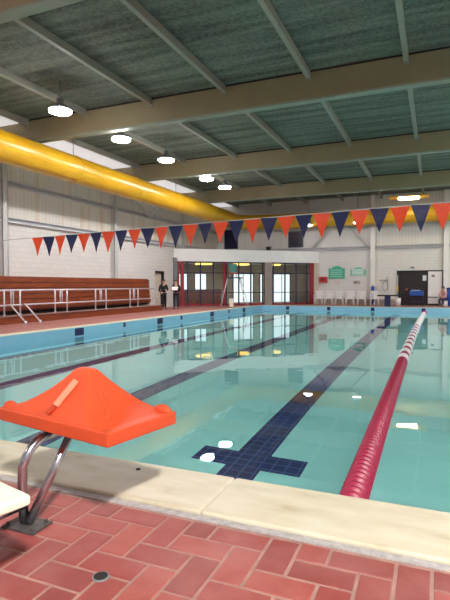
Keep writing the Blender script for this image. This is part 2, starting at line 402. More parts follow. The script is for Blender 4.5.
# high dark windows in the far wall
for n, (x0, x1, z0, z1) in enumerate(((-9.37, -8.38, 3.92, 4.95), (-14.2, -13.2, 3.95, 5.3))):
    bm = bmesh.new(); box(bm, x0, x1, WF - 0.02, WF, z0, z1); o = struct('window_%d' % (n + 1), bm, m_winnavy)
    bm = bmesh.new()
    for d in ((x0 - .05, x0, z0 - .05, z1 + .05), (x1, x1 + .05, z0 - .05, z1 + .05), (x0, x1, z0 - .05, z0), (x0, x1, z1, z1 + .05)): box(bm, d[0], d[1], WF - 0.04, WF, d[2], d[3])
    link('window_frame', bm, m_grey, o)
# door in the left wall beside the bleachers
bm = bmesh.new(); box(bm, WL - 0.14, WL - 0.08, dY0, dY1 - .12, 0, dZ); dr = struct('door_1', bm, m_cream)
bm = bmesh.new(); box(bm, WL - 0.1, WL + 0.05, dY1 - .12, dY1, 0, dZ); box(bm, WL - 0.1, WL + 0.05, dY0, dY1, dZ - 0.1, dZ); link('door_frame', bm, m_blackp, dr)
bm = bmesh.new(); tube(bm, [(WL - .08, dY0 + .1, 1.0), (WL - .03, dY0 + .1, 1.0), (WL - .03, dY0 + .22, 1.0)], .012, 6); link('door_handle', bm, m_steel, dr)
# wide dark doorway in the far wall: two dark leaves and a white one
bm = bmesh.new(); box(bm, fx0 + .08, -1.362, WF + .08, WF + .13, 0, fz - .06); d2 = struct('door_2', bm, m_doordark)
bm = bmesh.new(); box(bm, fx0, fx0 + .08, WF - .02, WF + .15, 0, fz); box(bm, fx0, fx1, WF - .02, WF + .15, fz - .06, fz); box(bm, fx1 - .06, fx1, WF - .02, WF + .15, 0, fz); box(bm, -.49, -.42, WF - .02, WF + .15, 0, fz); link('door_frame', bm, m_blackp, d2)
bm = bmesh.new(); box(bm, -1.36, -.49, WF + .08, WF + .13, 0, fz - .06); d3 = struct('door_3', bm, m_doordark)
bm = bmesh.new(); box(bm, -.41, .39, WF + .02, WF + .07, 0.12, fz - .07); d4 = struct('door_4', bm, m_white)
bm = bmesh.new(); box(bm, -.41, .39, WF + .015, WF + .075, 0.0, .12); link('kick_plate', bm, m_doordark, d4)
bm = bmesh.new(); box(bm, -.22, -.04, WF + .01, WF + .02, 1.78, 1.92); link('door_sign', bm, m_grey, d4)
bm = bmesh.new(); box(bm, -.41, .39, WF - .02, WF + .02, .5, .55); link('push_bar', bm, m_grey, d4)
bm = bmesh.new(); box(bm, P2.x, fx0, WF - .015, WF, 0, .36); box(bm, fx1, WR, WF - .015, WF, 0, .36); struct('wall_base_shade', bm, mat('tan_base_shade', rgb(172, 162, 150), .6, var=.06))  # tan band puts the shade beneath the chairs into the wall base
# ---- lobby behind the glazed screen
LD = 4.2
def pp(s, d): p = P1 + PD * s - PN * d; return (p.x, p.y)
bm = bmesh.new(); prism(bm, [pp(0, 0.02), pp(PL, 0.02), pp(PL + 1.5, LD), pp(-2.5, LD)], -0.1, 0.003); struct('floor_lobby', bm, mat('lobby_floor', rgb(150, 110, 90), .5, var=.1))
bm = bmesh.new(); prism(bm, [pp(0, 0.05), pp(PL, 0.05), pp(PL + 1.5, LD), pp(-2.5, LD)], 2.80, 2.86); struct('ceiling_lobby', bm, m_cream)
bm = bmesh.new(); prism(bm, [pp(-2.5, LD), pp(PL + 1.5, LD), pp(PL + 1.5, LD + .15), pp(-2.5, LD + .15)], 0, 2.8)
prism(bm, [pp(-.2, 0.1), pp(0.0, 0.1), pp(-2.3, LD), pp(-2.5, LD)], 0, 2.8); prism(bm, [pp(PL, 0.1), pp(PL + .15, .1), pp(PL + 1.5, LD), pp(PL + 1.35, LD)], 0, 2.8)
struct('wall_lobby', bm, m_cream)
# screen frame
def pbox(bm, s0, s1, d0, d1, z0, z1): prism(bm, [pp(s0, d0), pp(s1, d0), pp(s1, d1), pp(s0, d1)], z0, z1)
bm = bmesh.new(); pbox(bm, 0, PL, -0.12, 0.3, 2.78, 3.55); struct('trim_3', bm, m_white)
bm = bmesh.new(); pbox(bm, 6.07, 6.57, -0.08, 0.2, 0, 2.78); struct('lobby_pillar', bm, mat('taupe_paint', rgb(160, 146, 136), .6, var=.08))
bm = bmesh.new(); pbox(bm, 9.66, PL, -0.1, 0.2, 0, 2.78); struct('lobby_pillar', bm, m_cream)
bm = bmesh.new(); pbox(bm, -.02, .22, -0.12, 0.15, 0, 3.0); struct('lobby_pillar', bm, m_grey)
scr = bpy.data.objects.new('window_3', None); C.objects.link(scr); scr['kind'] = 'structure'
for s0, s1 in ((.24, .36), (.44, .66), (3.22, 3.37), (9.34, 9.66)):
    bm = bmesh.new(); pbox(bm, s0, s1, -0.03, 0.05, 0, 2.78); link('red_frame_post', bm, m_redframe, scr)
for s in (.89, 1.72, 2.56, 3.42, 4.27, 5.1, 5.93, 6.68, 7.53, 8.35, 9.17):
    bm = bmesh.new(); pbox(bm, s - .035, s + .035, -0.04, 0.05, 0, 2.78); link('mullion', bm, m_navyframe, scr)
for z, h_ in ((.80, .045), (2.05, .05), (2.70, .07)):
    bm = bmesh.new(); pbox(bm, .6, 6.07, -0.02, .03, z, z + h_); pbox(bm, 6.57, 9.66, -0.02, .03, z, z + h_); link('transom', bm, m_navyframe, scr)
bm = bmesh.new(); pbox(bm, .6, 6.07, -0.03, .05, 0.0, .13); pbox(bm, 6.57, 9.66, -0.03, .05, 0.0, .10); link('sill', bm, m_redframe, scr)
bm = bmesh.new(); pbox(bm, .34, 6.07, 0.0, .01, .1, 2.72); pbox(bm, 6.57, 9.5, 0.0, .01, .1, 2.72); link('glass_pane', bm, m_glass, scr)
# bright windows and doors at the back of the lobby
for n, (s0, s1, z0, z1) in enumerate(((.1, 1.9, 1.0, 2.1), (2.5, 3.3, 1.0, 2.1), (5.4, 6.9, .05, 2.1), (7.5, 8.2, .05, 2.1), (8.6, 9.9, .05, 2.1))):
    bm = bmesh.new(); pbox(bm, s0, s1, LD - .03, LD, z0, z1); o = struct('window_%d' % (n + 4), bm, m_daypane)
    bm = bmesh.new()
    for a, b_, c, d in ((s0 - .06, s0, z0 - .0, z1), (s1, s1 + .06, z0, z1), (s0 - .06, s1 + .06, z1, z1 + .08), ((s0 + s1) / 2 - .02, (s0 + s1) / 2 + .02, z0, z1)): pbox(bm, a, b_, LD - .06, LD, c, d)
    link('window_frame', bm, m_navyframe if n > 1 else m_redframe, o)

# ------------------------------------------------------------------ bleachers, platform and railing on the left
bm = bmesh.new(); box(bm, -13.45, -13.15, 8.0, 22.4, 0, 0.25); box(bm, WL, -13.45, 8.0, 22.4, 0, 0.25); pf = struct('platform', bm, m_wood)
bm = bmesh.new(); box(bm, -13.45, -13.11, 8.0, 22.4, 0.25, 0.28); link('platform_edge', bm, mat('platform_edge_metal', rgb(150, 120, 112), .5), pf)
bl = thing('bleachers', 'long folded red-brown wooden bleachers against the left wall', 'bleachers', (-14.2, 15.2, 0.28))
for k in range(6):
    z0 = 0.12 + k * 0.205; xf = 0.42 - k * 0.03
    bm = bmesh.new(); box(bm, xf - 0.06, xf, -7.0, 7.15, z0, z0 + 0.185 + (0.02 if k == 5 else 0)); link('seat_board', bm, m_wood, bl, bevel=.008)
bm = bmesh.new(); box(bm, -.55, .2, -7.0, 7.1, 0.0, 1.30); link('folding_frame', bm, m_dark, bl)
bm = bmesh.new(); box(bm, -.55, .16, -7.02, 7.15, 1.30, 1.36); link('top_board', bm, m_wood, bl, bevel=.008)
bm = bmesh.new(); box(bm, -.55, .3, 7.15, 7.22, 0.0, 1.3); link('end_panel', bm, m_grey, bl)
rl = thing('railing', 'pale metal two-bar railing along the front of the bleachers', 'railing', (-13.3, 15.0, 0.28))
for z in (0.35, 0.86):
    bm = bmesh.new(); tube(bm, [(0, -6.5, z), (0, 7.2, z)], 0.028, 8); link('rail', bm, m_rail, rl)
for y in (12.3, 12.99, 14.71, 15.37, 17.14, 17.87, 19.72, 20.4, 22.15, 9.6, 10.3):
    bm = bmesh.new(); tube(bm, [(0, y - 15, 0), (0, y - 15, .86)], 0.028, 8); cyl(bm, (0, y - 15), .06, 0, .02, 10); link('post', bm, m_rail, rl)
for y in (12.64, 15.04, 17.5, 20.05):
    for dy in (-.05, .05):
        bm = bmesh.new(); tube(bm, [(0, y - 15 + dy, .35), (0, y - 15 + dy, .86)], 0.022, 8); link('short_post', bm, m_rail, rl)
for y, lab in ((12.35, 'slanting pale handrail down from the platform, nearer the left edge of the photo'), (13.0, 'slanting pale handrail down from the platform, the one closer to the far end')):
    h_ = thing('stair_handrail', lab, 'handrail', (-13.06, y + .05, 0), 0, 'handrails of the platform step')
    bm = bmesh.new(); tube(bm, [(-.2, 0, .63), (-.1, 0, .66), (0, 0, .6), (.52, .06, .09)], .026, 8); link('handrail_tube', bm, m_rail, h_)
    bm = bmesh.new(); cyl(bm, (.54, .06), .05, 0, .12, 10); link('foot', bm, m_rail, h_)

# ------------------------------------------------------------------ yellow air duct
bm = bmesh.new()
DX, DYF, DZ, DR = -12.6, 32.2, 5.68, 0.5
pts = [(DX, -4.5, DZ)] + [(DX, y, DZ) for y in range(0, 31, 3)]
pts += [(DX + 1.2 - 1.2 * math.cos(a * PI / 12), DYF - 1.2 + 1.2 * math.sin(a * PI / 12), DZ - .05) for a in range(0, 7)]
pts += [(x, DYF, DZ - .1) for x in range(-10, 13, 3)]
tube(bm, pts, DR, 28)
du = tag(link('air_duct', bm, m_duct), 'fat yellow round air duct hung under the roof along the left and far walls', 'air duct')
for y in (3, 7, 11, 15, 19, 23, 27):
    bm = bmesh.new(); tube(bm, [(DX + (DR + .012) * math.cos(a * PI / 14), y, DZ + (DR + .012) * math.sin(a * PI / 14)) for a in range(29)], 0.012, 6, cap=False); link('seam_band', bm, m_duct, du)
    bm = bmesh.new(); tube(bm, [(DX, y, DZ + DR), (DX, y, ZC)], .012, 6); link('hanger', bm, m_grey, du)

# ------------------------------------------------------------------ lamps
def make_lamp(name, label, loc, lens, cat='ceiling lamp', group='round bay lamps along the roof', r=.31, top=ZC - .03):
    t = thing(name, label, cat, loc, 0, group)
    bm = bmesh.new(); cyl(bm, (0, 0), r + .01, 0.02, .08, 24); cyl(bm, (0, 0), r - .02, .08, .22, 24, .10); cyl(bm, (0, 0), .1, .22, .36, 16); link('lamp_housing', bm, m_grey, t)
    bm = bmesh.new(); cyl(bm, (0, 0), r, -.04, .03, 24, r); link('lamp_lens', bm, lens, t, bevel=.02)
    bm = bmesh.new(); tube(bm, [(0, 0, .34), (0, 0, top - loc[2])], .02, 8); link('lamp_stem', bm, m_grey, t)
    return t
names = {11.2: 'bay lamp nearest the camera, highest in the row above the yellow duct', 14.15: 'second bay lamp from the camera in the row above the yellow duct',
         17.2: 'third bay lamp from the camera in the row above the yellow duct', 20.95: 'fourth bay lamp from the camera, small, just past a cream roof beam',
         23.1: 'fifth bay lamp from the camera, last one seen before the far roof beam'}
l0 = None
for y, lb in names.items():
    if l0 is None: l0 = make_lamp('bay_lamp', lb, (-9.85, y, 6.25), m_lens)
    else: dup(l0, (-9.85, y, 6.25), None, lb)
for y in (-1.8, 5.2): dup(l0, (-9.85, y, 6.25), None, 'bay lamp of the row above the yellow duct, outside the frame')
for y in (5.2, 11.2, 15.2, 19, 23.1): dup(l0, (8.2, y, 6.25), None, 'unseen bay lamp of an added row on the right side, outside the frame')  # unseen row, added because the hall needs more light
for y in (17.5, 22.0, 26.2, 29.6): dup(l0, (4.6, y, 6.25), None, 'unseen bay lamp added over the pool to brighten the far wall, outside the frame')  # unseen lamps, added to brighten the far wall and pool
make_lamp('flood_lamp', 'strong bay lamp behind the camera over the near deck', (2.6, -2.5, 6.25), m_flood, r=.42)
make_lamp('hanging_lamp', 'small lilac-white hanging lamp near the far wall, left of the two behind the flags', (-7.55, 31.4, 5.15), m_lens2, 'hanging lamp', 'small lamps hung at the far wall', .26)
dup([o for o in C.objects if o.name == 'hanging_lamp'][0], (-4.45, 31.4, 5.15), None, 'small lilac-white hanging lamp near the far wall, right of the two behind the flags')
t = thing('reflector_lamp', 'amber rectangular reflector lamp glowing under the far roof bay', 'ceiling lamp', (-1.45, 30.2, 6.2))
bm = bmesh.new(); box(bm, -1.1, 1.1, -.5, .5, .08, .14); link('reflector', bm, m_amber, t, bevel=.02)
bm = bmesh.new(); box(bm, -.55, .55, -.2, .2, -.02, .08); link('lamp_lens', bm, m_lensw, t, bevel=.03)
for dx in (-.8, .8):
    bm = bmesh.new(); tube(bm, [(dx, 0, .14), (dx, 0, ZC - 6.2)], .015, 6); link('hanger', bm, m_grey, t)
for n, (s, lb) in enumerate(((1.6, 'amber lobby ceiling lamp above the wooden counter'), (4.9, 'amber lobby ceiling lamp above the glazed doors'), (7.2, 'amber lobby ceiling lamp right of the cream pillar'))):
    p = pp(max(s, 2.3), 1.3); t = thing('lobby_lamp', lb, 'ceiling lamp', (p[0], p[1], 2.775), math.atan2(PD.y, PD.x), 'amber lobby lamps')
    bm = bmesh.new(); box(bm, -.5, .5, -.3, .3, -.14, -.03); link('lamp_lens', bm, m_lob, t, bevel=.02)
    bm = bmesh.new(); box(bm, -.55, .55, -.35, .35, -.04, 0); link('lamp_housing', bm, m_grey, t)
# lobby counter
p = pp(2.1, 2.2); t = thing('reception_counter', 'long brown wooden reception counter behind the lobby glass', 'counter', (p[0], p[1], 0.003), math.atan2(PD.y, PD.x))
bm = bmesh.new(); box(bm, -1.6, 1.6, -.3, .3, 0, .95); link('counter_body', bm, m_counter, t)
bm = bmesh.new(); box(bm, -1.65, 1.65, -.36, .36, .95, 1.0); link('countertop', bm, m_doordark, t)
# speaker box on the far wall
t = thing('wall_speaker', 'small dark grey loudspeaker box on the far wall above the lobby', 'speaker', (-10.78, WF - .04, 3.72))
bm = bmesh.new(); box(bm, -.17, .17, -.24, 0, 0, .28); link('speaker_cabinet', bm, m_grey, t, bevel=.02)
bm = bmesh.new(); box(bm, -.13, .13, -.25, -.24, .04, .24); link('speaker_grille', bm, m_blackp, t)

# ------------------------------------------------------------------ flag line over the pool
FY = 9.0
def fz_(x): return 2.66 + 0.026 * x
fl = thing('flag_line', 'line of orange and navy triangular pennants strung across the pool', 'pennant flags', (-4.0, FY, 2.5))
bm = bmesh.new(); tube(bm, [(x - -4.0, 0, fz_(x) - 2.5) for x in (-10.96, -8, -5, -2, 1, 4, 9.56)], .009, 6); link('cord', bm, m_cord, fl)
fmesh = []
for m_ in (m_flago, m_flagn):
    bm = bmesh.new(); wd, hh = .160, .44; n = 6
    def row(tt, y): return [bm.verts.new((wd * (1 - tt) * s, y + .012 * math.sin(tt * 5 + s), -hh * tt)) for s in (-1, -.5, 0, .5, 1)]
    for y in (-.002, .002):
        rows = [row(i / n * .985, y) for i in range(n + 1)]
        for A, B in zip(rows, rows[1:]):
            for k in range(4): bm.faces.new((A[k], A[k + 1], B[k + 1], B[k]))
    bm.normal_update()
    o = link('pennant', bm, m_, fl); fmesh.append(o)
x = -8.64; i = 0; first = [True, True]
while x < 3.0:
    k = i % 2
    o = fmesh[k] if first[k] else fmesh[k].copy()
    if not first[k]: C.objects.link(o); o.parent = fl
    first[k] = False
    o.location = (x + 4.0, 0, fz_(x) - 2.5 - .006); o.rotation_euler = (0.05 * math.sin(i * 1.7), 0.0, .12 * math.sin(i * 2.3)); o.scale = (1, 1, 1 + .06 * math.sin(i * 1.3))
    x += 0.3362; i += 1
for x, lb in ((-11.0, 'slim steel post holding the left end of the pennant line'), (9.6, 'slim steel post holding the right end of the pennant line')):
    t = thing('flag_post', lb, 'post', (x, FY, 0.0), 0, 'posts of the flag line')
    bm = bmesh.new(); tube(bm, [(0, 0, 0), (0, 0, fz_(x) + .06)], .03, 10); link('pole', bm, m_steel, t)
    bm = bmesh.new(); cyl(bm, (0, 0), .08, 0, .02, 14); link('base_plate', bm, m_steel, t)

# ------------------------------------------------------------------ lane line of floats
ln = thing('lane_line', 'crimson and white lane line of ribbed floats stretched along the pool', 'lane line', (-0.55, YN, ZW))
def lx(y): return -0.10 * math.sin(PI * (y - YN) / (YF - YN)) + 0.02
bm = bmesh.new(); tube(bm, [(lx(YN + k * 27.2 / 30), k * 27.2 / 30, .03) for k in range(31)], .012, 6); link('cable', bm, m_steel, ln)
def fdisc(bm, c, ang, r=.105, L=.088, mi=0):
    prof = [(-.5, .3), (-.46, .62), (-.24, .70), (-.20, .96), (-.12, 1.0), (.12, 1.0), (.20, .96), (.24, .70), (.46, .62), (.5, .3)]
    n = 16; rings = []
    ca, sa = math.cos(ang), math.sin(ang)
    for t_, rr in prof:
        ring = []
        for k in range(n):
            a = 2 * PI * k / n; lxx = math.cos(a) * r * rr; z = math.sin(a) * r * rr; yy = t_ * L
            ring.append(bm.verts.new((c[0] + lxx * ca - yy * sa, c[1] + lxx * sa + yy * ca, c[2] + z)))
        rings.append(ring)
    for A, B in zip(rings, rings[1:]):
        for k in range(n):
            f = bm.faces.new((A[k], A[(k + 1) % n], B[(k + 1) % n], B[k])); f.material_index = mi; f.smooth = True
    bm.faces.new(rings[0]).material_index = mi; bm.faces.new(rings[-1]).material_index = mi
protos = {}
for nm, m_ in (('crimson', m_crim), ('white', m_fwhite), ('maroon', m_maroon)):
    bm = bmesh.new(); fdisc(bm, (0, 0, 0), 0); bmesh.ops.recalc_face_normals(bm, faces=bm.faces)
    me = bpy.data.meshes.new('float'); bm.to_mesh(me); bm.free(); me.materials.append(m_); protos[nm] = me
def fcol(y):
    if y < 10.7: return 'crimson'
    if y < 20: return 'white' if ((y - 10.7) % 0.98) < .49 else 'maroon'
    return 'white' if y < 28.6 else 'magenta'
bmf = bmesh.new(); idx = {'crimson': 0, 'white': 1, 'maroon': 2, 'magenta': 3}
k = 0; y = YN + 0.5
while y < YF - .2:
    if k < 100:
        o = bpy.data.objects.new('float', protos[fcol(y)]); C.objects.link(o); o.parent = ln; o.location = (lx(y), y - YN, .03)
        o.rotation_euler = (0, 0, random.uniform(-.05, .05))
        if fcol(y) == 'white': o['label'] = 'white float'; o.scale = (1.05, 1, 1.05)
        if fcol(y) == 'maroon': o.scale = (.94, 1, .94)
    else: fdisc(bmf, (lx(y), y - YN, .03), 0, r=.11 if fcol(y) != 'maroon' else .1, mi=idx[fcol(y)])
    y += .098; k += 1
o = link('far_float_run', bmf, [m_crim, m_fwhite, m_maroon, m_magenta], ln); o['kind'] = 'stuff'

# ------------------------------------------------------------------ starting block and its orange cover
CR = math.radians(-11.0)
sb = thing('starting_block', 'starting block frame of bent steel tubes with a cream step, on the near bricks', 'starting block', (-1.98, 2.0, 0))
pl_o = link('platform_base', (lambda b: (box(b, -.10, .28, .12, .42, .484, .508), b)[1])(bmesh.new()), m_grey, sb, bevel=.01)
def pipe(x):
    b = bmesh.new(); P = [(x, 0, .02), (x - .005, -.005, .2), (x - .005, 0, .32)]
    for a in range(1, 7):
        t_ = a / 6 * PI / 2; P.append((x - .005 + .03 * a / 6, .16 - .16 * math.cos(t_), .30 + .152 * math.sin(t_)))
    P.append((x + .05, .36, .462)); tube(b, P, .026, 12); return b
for x in (-.06, -.66): link('bent_tube', pipe(x), m_steel, sb)
for x in (-.03, -.63):
    b = bmesh.new(); tube(b, [(x, .0, .02), (x + .06, .12, .26), (x + .11, .22, .47)], .023, 12); link('brace_tube', b, m_steel, sb)
for x in (-.04, -.64):
    b = bmesh.new(); box(b, x - .11, x + .11, -.075, .075, 0, .014); 
    for dx in (-.085, .085):
        for dy in (-.05, .05): cyl(b, (x + dx, dy), .012, .014, .03, 6)
    link('base_plate', b, m_plate, sb, bevel=.004)
b = bmesh.new(); box(b, -1.05, 0, -.62, 0, .385, .43)
st_ = link('step', b, m_tread, sb, bevel=.012); st_.location = (.44, -.45, 0); st_.rotation_euler = (0, 0, math.radians(-14))
for x in (-.04,):
    b = bmesh.new(); tube(b, [(x, -.01, .12), (x, -.3, .14), (x, -.44, .33), (x, -.85, .366)], .02, 10); link('step_arm', b, m_steel, sb)
# cover
cw, cd = .94, .52
cv = thing('starting_block_cover', 'orange plastic pyramid-shaped safety cover over the starting block', 'cover', (-1.866, 2.301, .508), CR)
bm = bmesh.new(); box(bm, -cw / 2, cw / 2, -cd / 2, cd / 2, 0, .072); link('tray', bm, m_orange, cv, bevel=.007)
bm = bmesh.new()
levels = [(0.0, -.435, .410, .249), (.018, -.375, .325, .236), (.045, -.300, .260, .210), (.085, -.224, .214, .172), (.130, -.160, .178, .128), (.180, -.104, .138, .084), (.215, -.072, .112, .058), (.238, -.050, .090, .040), (.248, -.026, .066, .022)]
rings = []
for z, xa, xb, hy in levels:
    c_ = min(.022, hy * .5); y0, y1 = -hy - z * .03, hy - z * .03
    rings.append([bm.verts.new((x_, y_, .070 + z)) for x_, y_ in ((xa + c_, y0), (xb - c_, y0), (xb, y0 + c_), (xb, y1 - c_), (xb - c_, y1), (xa + c_, y1), (xa, y1 - c_), (xa, y0 + c_))])
for A, B in zip(rings, rings[1:]):
    for k in range(8): f = bm.faces.new((A[k], A[(k + 1) % 8], B[(k + 1) % 8], B[k])); f.smooth = True
bm.faces.new(rings[-1]); bm.faces.new(rings[0])
py = link('pyramid', bm, m_orange, cv, bevel=.006)
py.data.set_sharp_from_angle(angle=math.radians(24))
# pale slot with a lip on the near face, moulded side ribs, corner lumps
def strip(bm, a, b_, wid, th, nrm):
    a, b_, nrm = Vector(a), Vector(b_), Vector(nrm).normalized(); d = (b_ - a).normalized(); s = d.cross(nrm).normalized() * wid / 2
    vs = [bm.verts.new(p) for p in (a - s, a + s, b_ + s, b_ - s)]; vt = [bm.verts.new(v_.co + nrm * th) for v_ in vs]
    bm.faces.new(vs); bm.faces.new(vt)
    for k in range(4): bm.faces.new((vs[k], vs[(k + 1) % 4], vt[(k + 1) % 4], vt[k]))
bm = bmesh.new(); strip(bm, (.000, -.200, .130), (.040, -.090, .256), .046, .014, (0, -.75, .66)); link('pale_slot', bm, m_orange2, cv, bevel=.004)['label'] = 'pale moulded slot'
bm = bmesh.new(); strip(bm, (-.020, -.238, .094), (-.003, -.202, .126), .040, .014, (0, -.75, .66)); link('slot_lip', bm, m_orange3, cv, bevel=.004)['label'] = 'darker lip below the slot'
for P_ in ([(.165, -.03, .2), (.2, -.045, .158), (.25, -.065, .118), (.30, -.105, .093), (.285, -.17, .088)], [(-.15, -.03, .2), (-.215, -.045, .155), (-.295, -.065, .116), (-.35, -.105, .094), (-.34, -.16, .09)]):
    bm = bmesh.new(); tube(bm, P_, [.010, .016, .018, .017, .010], 10); link('moulded_rib', bm, m_orange, cv)
for x0, y0 in ((cw / 2 - .07, cd / 2 - .04), (-cw / 2 + .07, cd / 2 - .04), (-cw / 2 + .06, -cd / 2 + .05)):
    bm = bmesh.new(); bmesh.ops.create_uvsphere(bm, u_segments=16, v_segments=10, radius=.065)
    for v_ in bm.verts: v_.co = Vector((x0 + v_.co.x, y0 + v_.co.y * .5, .068 + v_.co.z * .66))
    link('corner_lump', bm, m_orange, cv, smooth=True)
# drains
t = thing('floor_drain', 'small round black drain set in the near bricks', 'drain', (-1.36, 1.77, 0.0))
bm = bmesh.new(); cyl(bm, (0, 0), .038, -.02, .004, 20); link('drain_rim', bm, m_grey, t)
bm = bmesh.new(); cyl(bm, (0, 0), .031, 0.0, .006, 20); link('drain_grate', bm, m_dark, t)
t = tag(link('coping_plug', (lambda b: (cyl(b, (0, 0), .017, -.01, .004, 16), b)[1])(bmesh.new()), m_dark), 'tiny round black plug in the cream coping beside the shadow', 'plug'); t.location = (-1.9, 2.9, .013)

# ------------------------------------------------------------------ far deck: chairs, signs, equipment
def make_chair(label):
    t = thing('plastic_chair', label, 'chair', (0, 0, 0), 0, 'white plastic chairs at the far wall')
    b = bmesh.new(); box(b, -.24, .24, -.24, .22, .40, .44); link('seat', b, m_fwhite, t, bevel=.02)
    b = bmesh.new(); mt2 = Matrix.Translation((0, .22, .44)) @ Matrix.Rotation(-.18, 4, 'X')
    box(b, -.24, -.19, -.02, .02, 0, .45, 0, mt2); box(b, .19, .24, -.02, .02, 0, .45, 0, mt2); box(b, -.24, .24, -.02, .02, .38, .48, 0, mt2)
    for k in range(4): box(b, -.15 + k * .08, -.09 + k * .08, -.012, .012, 0, .4, 0, mt2)
    link('backrest', b, m_fwhite, t)
    for sx in (-1, 1):
        for sy in (-1, 1):
            b = bmesh.new(); tube(b, [(sx * .21, sy * .2, .41), (sx * .25, sy * .24, 0)], [.035, .022], 6); link('leg', b, m_fwhite, t)
        b = bmesh.new(); tube(b, [(sx * .26, -.22, .41), (sx * .27, -.22, .62), (sx * .27, .0, .66), (sx * .25, .25, .66)], .022, 6); link('armrest', b, m_fwhite, t)
    return t
labs = ['white plastic armchair under the red wall box, leftmost of the row', 'second white plastic armchair from the left, below the large green sign', 'third white plastic armchair from the left, below the large green sign',
        'fourth white plastic armchair, between the two green signs', 'fifth white plastic armchair, below the paler green sign', 'white plastic armchair furthest right, below the blue wall object']
ch0 = None
for x, lb in zip((-7.05, -6.38, -5.70, -5.02, -4.3, -3.5), labs):
    if ch0 is None: ch0 = make_chair(lb); ch0.location = (x, 32.2, 0); ch0.rotation_euler = (0, 0, .05)
    else: dup(ch0, (x, 32.2, 0), random.uniform(-.06, .06), lb)
def sign(name, label, x0, x1, z0, z1, m_, arch):
    t = thing(name, label, 'sign', ((x0 + x1) / 2, WF - .03, z0), 0, 'green signs on the far wall')
    w_ = (x1 - x0) / 2; h_ = z1 - z0
    pr = [(-w_, 0), (w_, 0), (w_, h_ - arch)]
    pr += [(w_ * .6 * math.cos(a * PI / 8), h_ - arch + arch * math.sin(a * PI / 8)) for a in range(9)] + [(-w_, h_ - arch)]
    b = bmesh.new(); A = [b.verts.new((px_, -.02, pz)) for px_, pz in pr]; B = [b.verts.new((px_, .02, pz)) for px_, pz in pr]; n = len(pr)
    for k in range(n): b.faces.new((A[k], A[(k + 1) % n], B[(k + 1) % n], B[k]))
    b.faces.new(A); b.faces.new(B); link('board', b, m_, t)
    b = bmesh.new()
    for k in range(4): z = h_ * (.14 + k * .17); box(b, -w_ * .8, w_ * (.75 - .1 * (k % 2)), -.024, -.02, z, z + .05)
    link('faded_rows', b, m_greenlite if m_ is m_green else m_paper, t)
sign('wall_sign', 'green arched-top notice board on the far wall, larger and darker of the two', -6.59, -5.53, 1.72, 2.56, m_green, .16)
sign('wall_sign', 'pale green arched-top notice board on the far wall, right of the darker one', -5.17, -4.17, 1.92, 2.46, mat('pale_green_board', rgb(120, 204, 178), .5), .14)
t = thing('fire_hose_box', 'small red box on the far wall beside the lobby screen', 'fire box', (-6.95, WF - .02, 1.45))
b = bmesh.new(); box(b, -.26, .26, -.16, 0, 0, .40); link('box_body', b, m_redbox, t, bevel=.015)
b = bmesh.new(); box(b, -.18, .1, -.17, -.16, .12, .3); link('box_door', b, mat('dark_red_paint', rgb(120, 20, 24), .4), t)
t = thing('notice_paper', 'small pale paper notice under the larger green sign', 'notice', (-6.02, WF - .01, 1.38)); link('sheet', (lambda b: (box(b, -.25, .2, -.006, 0, 0, .2), b)[1])(bmesh.new()), mat('pale_pink_paper', rgb(228, 206, 200), .8), t)
t = thing('notice_plaque', 'small grey and brown plaque under the paler green sign', 'notice', (-4.75, WF - .01, 1.36))
link('plaque_board', (lambda b: (box(b, -.22, .22, -.012, 0, 0, .2), b)[1])(bmesh.new()), mat('plaque_grey', rgb(176, 166, 156), .7), t)
link('plaque_mark', (lambda b: (box(b, -.14, .0, -.016, -.012, .05, .15), b)[1])(bmesh.new()), mat('plaque_brown', rgb(130, 84, 66), .7), t)
t = thing('rescue_tube', 'upright blue rescue tube on the far wall behind the last white chair', 'rescue tube', (-3.68, 32.72, .0))
b = bmesh.new(); tube(b, [(0, 0, 0), (0, 0, .3), (0, 0, 1.2)], [.03, .11, .11], 12); link('foam', b, m_blue, t)
b = bmesh.new(); tube(b, [(0, 0, 1.2), (.03, 0, 1.3), (-.03, 0, 1.3), (0, 0, 1.2)], .012, 6); link('strap', b, m_blackp, t)
t = thing('hook_rail', 'pale wall rail with grey hooks holding a hanging net, left of the dark doors', 'hook rail', (-3.0, WF - .02, 1.5))
b = bmesh.new(); box(b, -.35, .25, -.03, 0, .05, .13); link('rail_board', b, m_cream, t)
for dx in (-.25, -.1, .05, .18):
    b = bmesh.new(); tube(b, [(dx, -.03, .1), (dx, -.1, .06), (dx, -.11, .12)], .012, 6); link('hook', b, m_grey, t)
b = bmesh.new(); tube(b, [(.05 + .16 * math.sin(a * PI / 8), -.09, -.28 + .33 * math.cos(a * PI / 8)) for a in range(17)], .02, 6, cap=False); tube(b, [(.12, -.09, .1), (.14, -.09, .35)], .014, 6); link('net_hoop', b, m_grey, t)
